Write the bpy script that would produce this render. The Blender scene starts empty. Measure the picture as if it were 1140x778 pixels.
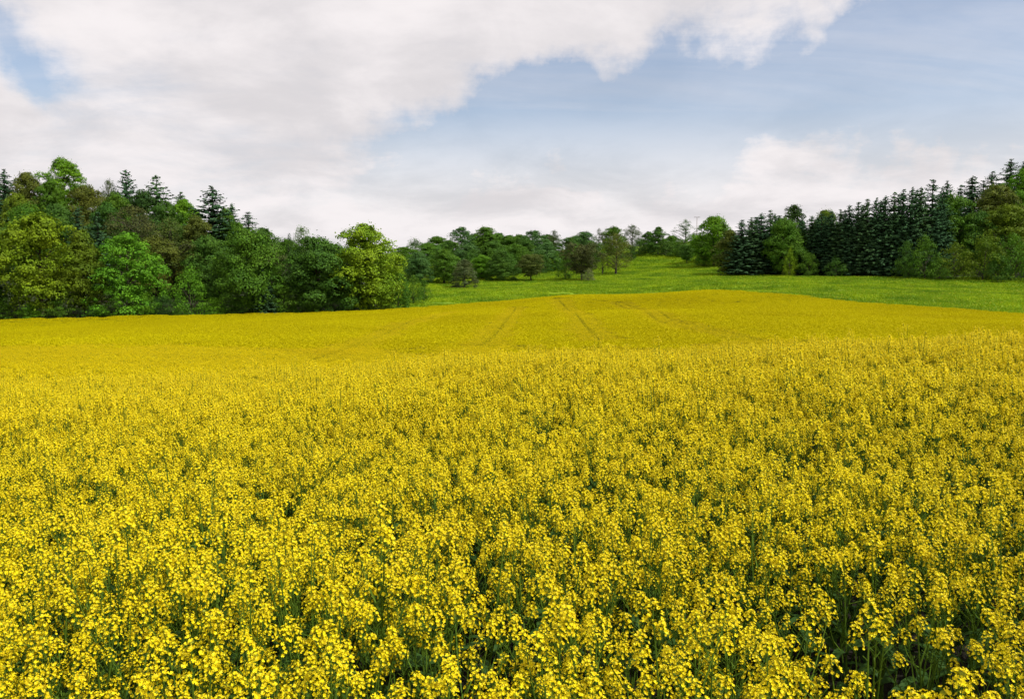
import bpy, math, random
import numpy as np
from mathutils import Vector, Matrix, Euler

# ------------------------------------------------------------------ camera, sky, sun, exposure
SC = bpy.context.scene
COL = SC.collection
EYE = 2.45                      # camera above the ground under it
FPX = 887.0                     # focal length in pixels of the 1140 px wide photograph (28 mm)
V0 = 310.0                      # row of the horizon
PITCH = math.atan((389.0 - V0) / FPX)

cam_d = bpy.data.cameras.new('camera')
cam = bpy.data.objects.new('camera', cam_d)
COL.objects.link(cam)
cam.location = (0, 0, EYE)
cam.rotation_euler = (math.pi / 2 - PITCH, 0, 0)
cam_d.sensor_width = 36.0
cam_d.lens = 36.0 * FPX / 1140.0
cam_d.clip_start = 0.05
cam_d.clip_end = 6000
SC.camera = cam

SUN_EL, SUN_AZ = math.radians(52), math.radians(112)      # azimuth clockwise from the view direction (+Y)
S = Vector((math.sin(SUN_AZ) * math.cos(SUN_EL), math.cos(SUN_AZ) * math.cos(SUN_EL), math.sin(SUN_EL)))
sun_d = bpy.data.lights.new('sun', 'SUN')
sun_d.energy = 5.0
sun_d.angle = math.radians(0.6)
sun_d.color = (1.0, 0.955, 0.88)
sun = bpy.data.objects.new('sun', sun_d)
COL.objects.link(sun)
sun.rotation_euler = S.to_track_quat('Z', 'Y').to_euler()
sun.location = (60, 0, 80)

SC.view_settings.view_transform = 'Standard'
SC.view_settings.look = 'None'
SC.view_settings.exposure = 0.0
SC.view_settings.gamma = 1.0
SC.view_settings.use_curve_mapping = False
SC.cycles.max_bounces = 6
SC.cycles.diffuse_bounces = 3
SC.cycles.transmission_bounces = 4
SC.cycles.transparent_max_bounces = 6
SC.cycles.use_adaptive_sampling = True
SC.cycles.adaptive_threshold = 0.02


def pix_dir(u, v):
    f = Vector((0, math.cos(PITCH), -math.sin(PITCH)))
    up = Vector((0, math.sin(PITCH), math.cos(PITCH)))
    return f + Vector((1, 0, 0)) * ((u - 570) / FPX) + up * (-(v - 389) / FPX)


def P(u, v, d):
    r = pix_dir(u, v)
    r = r * (d / r.y)
    return Vector((r.x, r.y, r.z + EYE))


def make_world():
    w = bpy.data.worlds.new('World')
    SC.world = w
    w.use_nodes = True
    nt = w.node_tree
    N, L = nt.nodes, nt.links
    N.clear()
    out = N.new('ShaderNodeOutputWorld')
    bg = N.new('ShaderNodeBackground')
    L.new(bg.outputs[0], out.inputs[0])
    bg.inputs['Strength'].default_value = 0.14
    sky = N.new('ShaderNodeTexSky')
    sky.sky_type = 'NISHITA'
    sky.sun_disc = False
    sky.sun_elevation = SUN_EL
    sky.sun_rotation = SUN_AZ
    sky.air_density = 1.0
    sky.dust_density = 1.2
    sky.ozone_density = 1.6

    def math_n(op, a, b=None, c=None, clamp=False):
        n = N.new('ShaderNodeMath')
        n.operation = op
        n.use_clamp = clamp
        for i, x in enumerate((a, b, c)):
            if x is None:
                continue
            if isinstance(x, (int, float)):
                n.inputs[i].default_value = x
            else:
                L.new(x, n.inputs[i])
        return n.outputs[0]

    def sstep(x, a, b, t0=0.0, t1=1.0):
        n = N.new('ShaderNodeMapRange')
        n.interpolation_type = 'SMOOTHSTEP'
        L.new(x, n.inputs['Value'])
        n.inputs['From Min'].default_value = a
        n.inputs['From Max'].default_value = b
        n.inputs['To Min'].default_value = t0
        n.inputs['To Max'].default_value = t1
        return n.outputs['Result']

    tc = N.new('ShaderNodeTexCoord')
    dirv = tc.outputs['Generated']
    sep = N.new('ShaderNodeSeparateXYZ')
    L.new(dirv, sep.inputs[0])
    zz = math_n('ADD', math_n('MAXIMUM', sep.outputs['Z'], 0.0), 0.22)
    inv = math_n('DIVIDE', 1.0, zz)
    comb = N.new('ShaderNodeCombineXYZ')
    L.new(math_n('MULTIPLY', sep.outputs['X'], inv), comb.inputs[0])
    L.new(math_n('MULTIPLY', sep.outputs['Y'], inv), comb.inputs[1])

    def noise(scale, detail, rough, off, dist=0.0, src=None):
        mp = N.new('ShaderNodeMapping')
        mp.inputs['Location'].default_value = off
        L.new(src or comb.outputs[0], mp.inputs[0])
        n = N.new('ShaderNodeTexNoise')
        n.inputs['Scale'].default_value = scale
        n.inputs['Detail'].default_value = detail
        n.inputs['Roughness'].default_value = rough
        n.inputs['Distortion'].default_value = dist
        L.new(mp.outputs[0], n.inputs['Vector'])
        return n.outputs['Fac']

    big = noise(0.75, 9, 0.60, (3.1, 7.4, 0), 0.25)
    fine = noise(2.6, 9, 0.62, (11.0, 2.0, 0), 0.35)
    shade = noise(1.5, 7, 0.55, (5.0, 14.0, 0), 0.3)

    # openings in the cloud sheet: (u, v, radius in px, softness)
    holes = [(470, 178, 60, 1.0), (545, 155, 62, 1.0), (620, 138, 66, 1.0), (700, 128, 66, 1.0), (785, 112, 66, 1.0),
             (870, 96, 72, 1.0), (960, 84, 74, 1.0), (1050, 66, 84, 1.0), (1150, 30, 110, 1.0), (1260, 0, 130, 1.0),
             (1040, 10, 56, .9), (600, 90, 42, 0.7), (770, 160, 45, .55), (700, 170, 45, .4), (45, 55, 40, 0.52), (-10, 25, 45, 0.6), (1110, 100, 60, .6)]
    wn = N.new('ShaderNodeTexNoise')
    wn.inputs['Scale'].default_value = 7.0
    wn.inputs['Detail'].default_value = 7
    wn.inputs['Roughness'].default_value = 0.6
    L.new(dirv, wn.inputs['Vector'])
    wsub = N.new('ShaderNodeVectorMath')
    wsub.operation = 'SUBTRACT'
    L.new(wn.outputs['Color'], wsub.inputs[0])
    wsub.inputs[1].default_value = (.5, .5, .5)
    wsc = N.new('ShaderNodeVectorMath')
    wsc.operation = 'SCALE'
    L.new(wsub.outputs[0], wsc.inputs[0])
    wsc.inputs['Scale'].default_value = 0.20
    wadd = N.new('ShaderNodeVectorMath')
    wadd.operation = 'ADD'
    L.new(dirv, wadd.inputs[0])
    L.new(wsc.outputs[0], wadd.inputs[1])
    acc = None
    for (u, v, r, k) in holes:
        c = pix_dir(u, v).normalized()
        vm = N.new('ShaderNodeVectorMath')
        vm.operation = 'DISTANCE'
        L.new(wadd.outputs[0], vm.inputs[0])
        vm.inputs[1].default_value = c
        m = sstep(vm.outputs['Value'], 0.0, r * 1.55 / FPX, k * 0.85, 0.0)
        acc = m if acc is None else math_n('ADD', acc, m)
    acc = math_n('MINIMUM', acc, 1.0)
    cover = math_n('ADD', math_n('MULTIPLY', math_n('SUBTRACT', big, 0.5), 0.75), math_n('MULTIPLY', math_n('SUBTRACT', fine, 0.5), 0.55))
    smp = N.new('ShaderNodeMapping')
    smp.inputs['Rotation'].default_value = (0, 0, 0.45)
    smp.inputs['Scale'].default_value = (0.55, 2.6, 1)
    L.new(comb.outputs[0], smp.inputs[0])
    streak = noise(1.6, 8, 0.62, (2.0, 9.0, 0), 0.5, smp.outputs[0])
    cover = math_n('ADD', cover, math_n('MULTIPLY', math_n('SUBTRACT', streak, 0.5), 0.55))
    cover = math_n('ADD', cover, 0.42)
    cover = math_n('SUBTRACT', cover, math_n('MULTIPLY', acc, 0.68))
    cloud = sstep(cover, -0.32, 0.42)
    veil = math_n('MAXIMUM', cloud, sstep(streak, 0.30, 0.72, 0.18, 0.40))                 # thin high veil over the blue
    lowhaze = sstep(sep.outputs['Z'], 0.05, 0.27, 1.0, 0.0)
    veil = math_n('MAXIMUM', veil, lowhaze)

    ramp = N.new('ShaderNodeMix')
    ramp.data_type = 'RGBA'
    L.new(sstep(math_n('ADD', math_n('MULTIPLY', shade, 0.65), math_n('MULTIPLY', fine, 0.35)), 0.36, 0.60), ramp.inputs['Factor'])
    ramp.inputs['A'].default_value = (5.15, 4.95, 5.08, 1)
    ramp.inputs['B'].default_value = (6.7, 6.35, 6.4, 1)
    mix = N.new('ShaderNodeMix')
    mix.data_type = 'RGBA'
    L.new(veil, mix.inputs['Factor'])
    L.new(sky.outputs[0], mix.inputs['A'])
    L.new(ramp.outputs['Result'], mix.inputs['B'])
    L.new(mix.outputs['Result'], bg.inputs['Color'])


make_world()

# ------------------------------------------------------------------ helpers
CANOPY = 1.2


def tag(o, label, cat, group=None, kind=None):
    o['label'] = label
    if cat:
        o['category'] = cat
    if group:
        o['group'] = group
    if kind:
        o['kind'] = kind
    return o


class MB:
    """collects vertices and faces; builds one mesh"""
    def __init__(self):
        self.v, self.f, self.m = [], [], []

    def add(self, verts, faces, mat=0):
        b = len(self.v)
        self.v.extend(verts)
        for f in faces:
            self.f.append(tuple(i + b for i in f))
            self.m.append(mat)

    def tube(self, pts, rads, n=4, mat=0, cap=False):
        b = len(self.v)
        for i, p in enumerate(pts):
            p = Vector(p)
            a = Vector(pts[max(i - 1, 0)])
            c = Vector(pts[min(i + 1, len(pts) - 1)])
            t = (c - a)
            t = t.normalized() if t.length > 1e-9 else Vector((0, 0, 1))
            x = t.orthogonal().normalized() if abs(t.z) < .9 else t.cross(Vector((0, 1, 0))).normalized()
            y = t.cross(x)
            for k in range(n):
                an = 2 * math.pi * k / n
                self.v.append(p + (x * math.cos(an) + y * math.sin(an)) * rads[i])
        for i in range(len(pts) - 1):
            for k in range(n):
                k2 = (k + 1) % n
                self.f.append((b + i * n + k, b + i * n + k2, b + (i + 1) * n + k2, b + (i + 1) * n + k))
                self.m.append(mat)
        if cap:
            self.f.append(tuple(b + (len(pts) - 1) * n + k for k in range(n)))
            self.m.append(mat)

    def merge(self, mesh_mb, M, matmap=None):
        b = len(self.v)
        self.v.extend(M @ Vector(p) for p in mesh_mb.v)
        for f, m in zip(mesh_mb.f, mesh_mb.m):
            self.f.append(tuple(i + b for i in f))
            self.m.append(matmap[m] if matmap else m)

    def mesh(self, name, mats, smooth=False):
        me = bpy.data.meshes.new(name)
        me.from_pydata([tuple(p) for p in self.v], [], self.f)
        for m in mats:
            me.materials.append(m)
        if len(mats) > 1:
            me.polygons.foreach_set('material_index', self.m)
        if smooth:
            me.polygons.foreach_set('use_smooth', [True] * len(self.f))
        me.update()
        return me


def link(name, data, parent=None):
    o = bpy.data.objects.new(name, data)
    COL.objects.link(o)
    if parent:
        o.parent = parent
    return o


def quads_mesh(name, quads, mats, mat_idx=None):
    """quads: (n,4,3) array -> mesh, fast"""
    q = np.asarray(quads, dtype=np.float32)
    n = len(q)
    me = bpy.data.meshes.new(name)
    me.vertices.add(n * 4)
    me.vertices.foreach_set('co', q.reshape(-1))
    me.loops.add(n * 4)
    me.loops.foreach_set('vertex_index', np.arange(n * 4, dtype=np.int32))
    me.polygons.add(n)
    me.polygons.foreach_set('loop_start', np.arange(0, n * 4, 4, dtype=np.int32))
    me.polygons.foreach_set('loop_total', np.full(n, 4, dtype=np.int32))
    for m in mats:
        me.materials.append(m)
    if mat_idx is not None:
        me.polygons.foreach_set('material_index', np.asarray(mat_idx, dtype=np.int32))
    me.update(calc_edges=True)
    return me


# ------------------------------------------------------------------ materials
def new_mat(name):
    m = bpy.data.materials.new(name)
    m.use_nodes = True
    m.node_tree.nodes.clear()
    return m, m.node_tree.nodes, m.node_tree.links


def leafy(name, cols, transl=0.3, rough=0.6, use_obj_color=False, scale=1.0, spec=0.25, island=True, patch=None, tcol=None):
    """thin plant surface: diffuse + light coming through; colours vary from piece to piece"""
    m, N, L = new_mat(name)
    out = N.new('ShaderNodeOutputMaterial')
    pr = N.new('ShaderNodeBsdfPrincipled')
    tr = N.new('ShaderNodeBsdfTranslucent')
    mx = N.new('ShaderNodeMixShader')
    mx.inputs[0].default_value = transl
    L.new(pr.outputs[0], mx.inputs[1])
    L.new(tr.outputs[0], mx.inputs[2])
    L.new(mx.outputs[0], out.inputs[0])
    pr.inputs['Roughness'].default_value = rough
    pr.inputs['Specular IOR Level'].default_value = spec
    geo = N.new('ShaderNodeNewGeometry')
    ramp = N.new('ShaderNodeValToRGB')
    el = ramp.color_ramp.elements
    while len(el) < len(cols):
        el.new(0.5)
    for i, c in enumerate(cols):
        el[i].position = i / max(1, len(cols) - 1)
        el[i].color = (*c, 1)
    if island:
        L.new(geo.outputs['Random Per Island'], ramp.inputs[0])
    else:
        nz = N.new('ShaderNodeTexNoise')
        nz.inputs['Scale'].default_value = scale
        L.new(nz.outputs['Fac'], ramp.inputs[0])
    col = ramp.outputs[0]
    if use_obj_color:
        oi = N.new('ShaderNodeObjectInfo')
        mu = N.new('ShaderNodeMix')
        mu.data_type = 'RGBA'
        mu.blend_type = 'MULTIPLY'
        mu.inputs['Factor'].default_value = 1
        L.new(col, mu.inputs['A'])
        L.new(oi.outputs['Color'], mu.inputs['B'])
        col = mu.outputs['Result']
    if patch:
        # slow drift of tone over the place, e.g. riper and greener stretches of a crop
        sc_, lo, hi = patch
        nz = N.new('ShaderNodeTexNoise')
        nz.inputs['Scale'].default_value = sc_
        nz.inputs['Detail'].default_value = 4
        L.new(geo.outputs['Position'], nz.inputs['Vector'])
        mr = N.new('ShaderNodeValToRGB')
        mr.color_ramp.elements[0].position = 0.32
        mr.color_ramp.elements[1].position = 0.68
        mr.color_ramp.elements[0].color = (*lo, 1)
        mr.color_ramp.elements[1].color = (*hi, 1)
        L.new(nz.outputs['Fac'], mr.inputs[0])
        mu = N.new('ShaderNodeMix')
        mu.data_type = 'RGBA'
        mu.blend_type = 'MULTIPLY'
        mu.inputs['Factor'].default_value = 1
        L.new(col, mu.inputs['A'])
        L.new(mr.outputs[0], mu.inputs['B'])
        col = mu.outputs['Result']
    L.new(col, pr.inputs['Base Color'])
    L.new(col, tr.inputs['Color'])
    return m


def rough_mat(name, c0, c1, scale=3.0, bump=0.3, detail=8, c2=None, stretch=None):
    m, N, L = new_mat(name)
    out = N.new('ShaderNodeOutputMaterial')
    pr = N.new('ShaderNodeBsdfPrincipled')
    L.new(pr.outputs[0], out.inputs[0])
    pr.inputs['Roughness'].default_value = 0.9
    pr.inputs['Specular IOR Level'].default_value = 0.15
    geo = N.new('ShaderNodeNewGeometry')
    mp = N.new('ShaderNodeMapping')
    if stretch:
        mp.inputs['Scale'].default_value = stretch
    L.new(geo.outputs['Position'], mp.inputs[0])
    nz = N.new('ShaderNodeTexNoise')
    nz.inputs['Scale'].default_value = scale
    nz.inputs['Detail'].default_value = detail
    nz.inputs['Roughness'].default_value = 0.65
    L.new(mp.outputs[0], nz.inputs['Vector'])
    ramp = N.new('ShaderNodeValToRGB')
    ramp.color_ramp.elements[0].position = 0.35
    ramp.color_ramp.elements[1].position = 0.66
    ramp.color_ramp.elements[0].color = (*c0, 1)
    ramp.color_ramp.elements[1].color = (*c1, 1)
    if c2:
        e = ramp.color_ramp.elements.new(0.52)
        e.color = (*c2, 1)
    L.new(nz.outputs['Fac'], ramp.inputs[0])
    L.new(ramp.outputs[0], pr.inputs['Base Color'])
    bp = N.new('ShaderNodeBump')
    bp.inputs['Strength'].default_value = bump
    bp.inputs['Distance'].default_value = 0.2
    L.new(nz.outputs['Fac'], bp.inputs['Height'])
    L.new(bp.outputs[0], pr.inputs['Normal'])
    return m


M_petal = leafy('rape_petal', [(0.62, 0.475, 0.001), (0.77, 0.63, 0.002), (0.90, 0.80, 0.010)], 0.20, 0.55, spec=0.2,
                patch=(0.7, (0.93, 0.90, 0.9), (1, 1, 1)))
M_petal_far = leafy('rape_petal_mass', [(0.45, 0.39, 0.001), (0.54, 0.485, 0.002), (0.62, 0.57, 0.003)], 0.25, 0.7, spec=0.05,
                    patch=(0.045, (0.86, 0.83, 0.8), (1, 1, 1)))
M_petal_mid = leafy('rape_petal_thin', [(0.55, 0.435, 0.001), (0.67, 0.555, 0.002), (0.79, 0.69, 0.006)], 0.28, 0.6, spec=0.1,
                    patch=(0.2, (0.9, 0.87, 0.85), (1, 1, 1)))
M_bud = leafy('rape_bud', [(0.42, 0.40, 0.01), (0.26, 0.30, 0.015)], 0.1)
M_stem = leafy('rape_stem', [(0.06, 0.115, 0.012), (0.10, 0.17, 0.016)], 0.1, 0.6, spec=0.06)
M_rleaf = leafy('rape_leaf', [(0.020, 0.052, 0.010), (0.034, 0.080, 0.015), (0.05, 0.105, 0.018)], 0.2, 0.6, spec=0.1)
M_tree = leafy('tree_leaf', [(0.85, 0.9, 0.92), (1.32, 1.35, 1.05), (1.85, 1.88, 1.0)], 0.24, 0.65, use_obj_color=True, spec=0.12, patch=(0.22, (0.78, 0.86, 0.9), (1.22, 1.10, 1.0)))
M_needle = leafy('needle', [(0.6, 0.62, 0.65), (1.0, 1.0, 1.0), (1.25, 1.25, 1.1)], 0.10, 0.8, use_obj_color=True, spec=0.04)
M_bark = rough_mat('bark', (0.035, 0.028, 0.02), (0.10, 0.085, 0.065), 6, 0.6)
M_soil = rough_mat('soil', (0.012, 0.011, 0.007), (0.03, 0.026, 0.016), 9, 0.6)
M_meadow = rough_mat('meadow_turf', (0.075, 0.16, 0.005), (0.22, 0.30, 0.009), 0.10, 0.2, c2=(0.13, 0.22, 0.006), stretch=(0.5, 1.6, 1))
M_forest = rough_mat('forest_floor', (0.02, 0.026, 0.012), (0.04, 0.05, 0.02), 0.8, 0.4)
M_grass = leafy('grass_blade', [(0.17, 0.31, 0.006), (0.22, 0.37, 0.008), (0.29, 0.42, 0.010), (0.35, 0.45, 0.012)], 0.3, 0.6, spec=0.15,
                patch=(0.09, (0.50, 0.64, 0.8), (1.2, 1.12, 1.0)))
M_dand = leafy('meadow_flower', [(0.6, 0.45, 0.02), (0.5, 0.42, 0.05)], 0.2)
M_pole = rough_mat('weathered_pole', (0.16, 0.13, 0.11), (0.24, 0.21, 0.19), 8, 0.3)

# ------------------------------------------------------------------ terrain
# control points: (column, row, distance, height of what is seen there above the ground)
CT = []
for (u, v, d) in [(-200, 358, 165), (0, 354, 165), (120, 351, 168), (250, 349, 175), (380, 346, 185), (450, 342, 195), (540, 336, 205),
                  (600, 332, 203), (640, 328.5, 200), (668, 332.5, 206), (690, 337.5, 212), (715, 333, 206), (745, 327, 199), (790, 322.5, 195),
                  (835, 324, 188), (880, 327, 180), (950, 335, 168), (1060, 343, 150), (1140, 349, 140), (1300, 358, 125),
                  # the field beyond the dip
                  (0, 375, 90), (0, 395, 45), (0, 411, 22), (0, 432, 12.5), (-250, 400, 45), (-250, 440, 14),
                  (250, 372, 90), (250, 393, 50), (250, 411, 24), (250, 426, 14),
                  (420, 352, 140), (420, 372, 90), (420, 404, 50), (420, 402, 19),
                  (570, 352, 125), (570, 374, 80), (570, 404, 48), (570, 393, 14), (570, 401, 25),
                  (690, 346, 150), (640, 347, 130), (790, 345, 120), (790, 368, 80), (790, 404, 46), (790, 390, 13.5), (790, 404, 24),
                  (950, 352, 115), (950, 372, 75), (950, 400, 45), (950, 380, 13), (950, 398, 24),
                  (1140, 364, 85), (1140, 384, 50), (1140, 372, 13), (1140, 388, 24), (1350, 372, 12), (1350, 390, 50),
                  (0, 560, 4.6), (1140, 520, 4.4), (570, 540, 4.4), (570, 778, 2.05), (200, 778, 2.05), (960, 778, 2.05)]:
    CT.append((u, v, d, CANOPY))
for (u, v, d) in [(-150, 262, 240), (0, 270, 240), (100, 270, 240), (200, 285, 240), (300, 305, 240), (380, 318, 240),
                  (-150, 225, 330), (0, 232, 330), (150, 247, 330), (280, 275, 330), (400, 297, 330),
                  (480, 331, 225), (516, 321, 275), (590, 313, 300), (649, 312.5, 295), (685, 305, 320), (731, 285, 380), (764, 295, 345),
                  (795, 298, 325), (810, 306.5, 290), (850, 309, 275), (950, 311, 255), (1060, 313, 250), (1140, 316, 245), (1300, 318, 240),
                  (690, 322, 250), (640, 321, 250), (560, 326, 240), (790, 315, 240), (950, 324, 210), (1140, 331, 190),
                  (500, 291, 420), (600, 285, 430), (700, 280, 425), (760, 273, 430), (850, 291, 330), (950, 282, 330), (1050, 264, 320), (1140, 248, 310), (1300, 240, 310),
                  (300, 280, 600), (570, 286, 650), (750, 276, 650), (1000, 262, 600), (0, 250, 650)]:
    CT.append((u, v, d, 0.0))
CP = []
for (u, v, d, off) in CT:
    p = P(u, v, d)
    CP.append((p.x, p.y, p.z - off))
CP += [(-4, -4, 0.0), (4, -4, 0.05), (0, 0, 0.0), (-15, -15, -0.6), (15, -15, 0.5), (-60, -40, -3), (60, -40, 2), (-120, 40, -6), (120, 30, 0.5),
       (-900, 900, 20), (900, 900, 20), (0, 1500, 5), (-1200, 0, 0), (1200, 0, 5), (0, -400, -5), (-700, 1600, 5), (700, 1600, 5)]
CP = np.array(CP)
KS = 100.0


def tps_phi(r2):
    return np.where(r2 > 1e-12, 0.5 * r2 * np.log(np.maximum(r2, 1e-12)), 0.0)


def fit_tps():
    X = CP[:, :2] / KS
    n = len(X)
    r2 = ((X[:, None] - X[None]) ** 2).sum(-1)
    A = np.zeros((n + 3, n + 3))
    A[:n, :n] = tps_phi(r2) + np.eye(n) * 1e-6
    A[:n, n] = 1
    A[:n, n + 1:] = X
    A[n, :n] = 1
    A[n + 1:, :n] = X.T
    b = np.zeros(n + 3)
    b[:n] = CP[:, 2]
    return np.linalg.solve(A, b)


TW = fit_tps()


def ground(x, y):
    x = np.atleast_1d(np.asarray(x, float))
    y = np.atleast_1d(np.asarray(y, float))
    X = CP[:, :2] / KS
    res = np.empty(x.shape)
    for i in range(0, len(x), 20000):
        q = np.stack([x[i:i + 20000], y[i:i + 20000]], 1) / KS
        r2 = ((q[:, None] - X[None]) ** 2).sum(-1)
        res[i:i + 20000] = tps_phi(r2) @ TW[:-3] + TW[-3] + q @ TW[-2:]
    return res


def gz(x, y):
    return float(ground([x], [y])[0])


def axis(lo, hi, fine, step0, grow):
    """graded coordinates, finest within +-fine of 0"""
    out = list(np.arange(-fine, fine + 1e-6, step0))
    s, x = step0, fine
    while x < max(-lo, hi):
        s = min(s * grow, 40)
        x += s
        if x < hi:
            out.append(x)
        if -x > lo:
            out.insert(0, -x)
    return np.array([lo] + [c for c in out if lo < c < hi] + [hi])


def sheet(name, xs, ys, lift, mat, keep=None):
    gx, gy = np.meshgrid(xs, ys)
    z = ground(gx.ravel(), gy.ravel()) + lift
    nx, ny = len(xs), len(ys)
    verts = np.stack([gx.ravel(), gy.ravel(), z], 1)
    faces = []
    for j in range(ny - 1):
        for i in range(nx - 1):
            if keep is None or keep(0.5 * (xs[i] + xs[i + 1]), 0.5 * (ys[j] + ys[j + 1])):
                a = j * nx + i
                faces.append((a, a + 1, a + nx + 1, a + nx))
    used = sorted({i for f in faces for i in f})
    remap = {k: i for i, k in enumerate(used)}
    me = bpy.data.meshes.new(name)
    me.from_pydata([tuple(verts[k]) for k in used], [], [tuple(remap[i] for i in f) for f in faces])
    me.materials.append(mat)
    me.polygons.foreach_set('use_smooth', [True] * len(me.polygons))
    me.update()
    return link(name, me)


EDGE = [(-400, 165), (0, 165), (120, 168), (250, 175), (380, 185), (450, 195), (540, 205), (640, 200), (690, 212), (745, 199), (790, 195), (880, 180),
        (950, 168), (1060, 150), (1140, 140), (1300, 125), (1600, 110)]
ET = np.array([((u - 570) / FPX, d) for u, d in EDGE])


def edge_d(t):
    return np.interp(t, ET[:, 0], ET[:, 1])


def in_field(x, y):
    y = np.asarray(y, float)
    t = np.asarray(x, float) / np.maximum(y, 1e-3)
    return np.where(y < 1.0, y > -30, y < edge_d(t))


xs = axis(-1400, 1400, 60, 2.5, 1.12)
ys_all = np.concatenate([np.arange(-60, 60, 2.0), np.arange(60, 460, 5.0), np.arange(460, 1800, 40.0)])
meadow = sheet('meadow', xs, ys_all, 0.0, M_meadow)
tag(meadow, 'bright green sloping meadow between the yellow field and the woods', 'meadow', kind='structure')
soil = sheet('field_soil', axis(-160, 160, 60, 2.0, 1.05), np.concatenate([np.arange(-30, 60, 2.0), np.arange(60, 216, 3.0)]), 0.02, M_soil,
             lambda x, y: bool(in_field(x, y)))
tag(soil, 'dark bare soil under the rapeseed crop', 'soil', kind='structure')
wf = sheet('woodland_floor', np.arange(-330, -25, 5.0), np.arange(166, 460, 5.0), 0.03, M_forest,
           lambda x, y: y > edge_d(x / y) + 3 and x / y < -0.165 - 0.0 * y)
tag(wf, 'dark leaf-strewn ground under the left wood', 'woodland floor', kind='structure')
wr = sheet('woodland_floor', np.arange(66, 360, 5.0), np.arange(225, 460, 5.0), 0.03, M_forest,
           lambda x, y: y > np.interp(x / y, [0.27, .32, .44, .55, .65], [292, 279, 259, 254, 249]) and x / y > 0.275)
tag(wr, 'dark shaded ground under the conifers beside the meadow', 'woodland floor', kind='structure')

# ------------------------------------------------------------------ trees
def rand_unit(n, rg):
    v = rg.normal(size=(n, 3))
    return v / np.linalg.norm(v, axis=1)[:, None]


def leaf_quads(pos, nrm, size, rg, aspect=0.75):
    """one quad per leaf spray"""
    n = len(pos)
    a = rand_unit(n, rg)
    x = np.cross(nrm, a)
    x /= np.linalg.norm(x, axis=1)[:, None] + 1e-9
    y = np.cross(nrm, x)
    s = size[:, None]
    q = np.empty((n, 4, 3))
    q[:, 0] = pos - x * s * .5
    q[:, 1] = pos - y * s * .5 * aspect + nrm * s * .12
    q[:, 2] = pos + x * s * .5
    q[:, 3] = pos + y * s * .5 * aspect + nrm * s * .12
    return q


def gap_noise(p, seed):
    """0..1 lumpy field that opens irregular holes in a crown"""
    rg = np.random.default_rng(seed + 999)
    v = np.zeros(len(p))
    for f, a in ((0.9, 1.0), (1.9, .8), (3.7, .55)):
        for _ in range(3):
            w = rand_unit(1, rg)[0] * f * rg.uniform(.8, 1.2)
            v += a * np.sin(p @ w * 2.0 + rg.uniform(0, 6.28))
    return 1 / (1 + np.exp(-v * 0.9))


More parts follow.
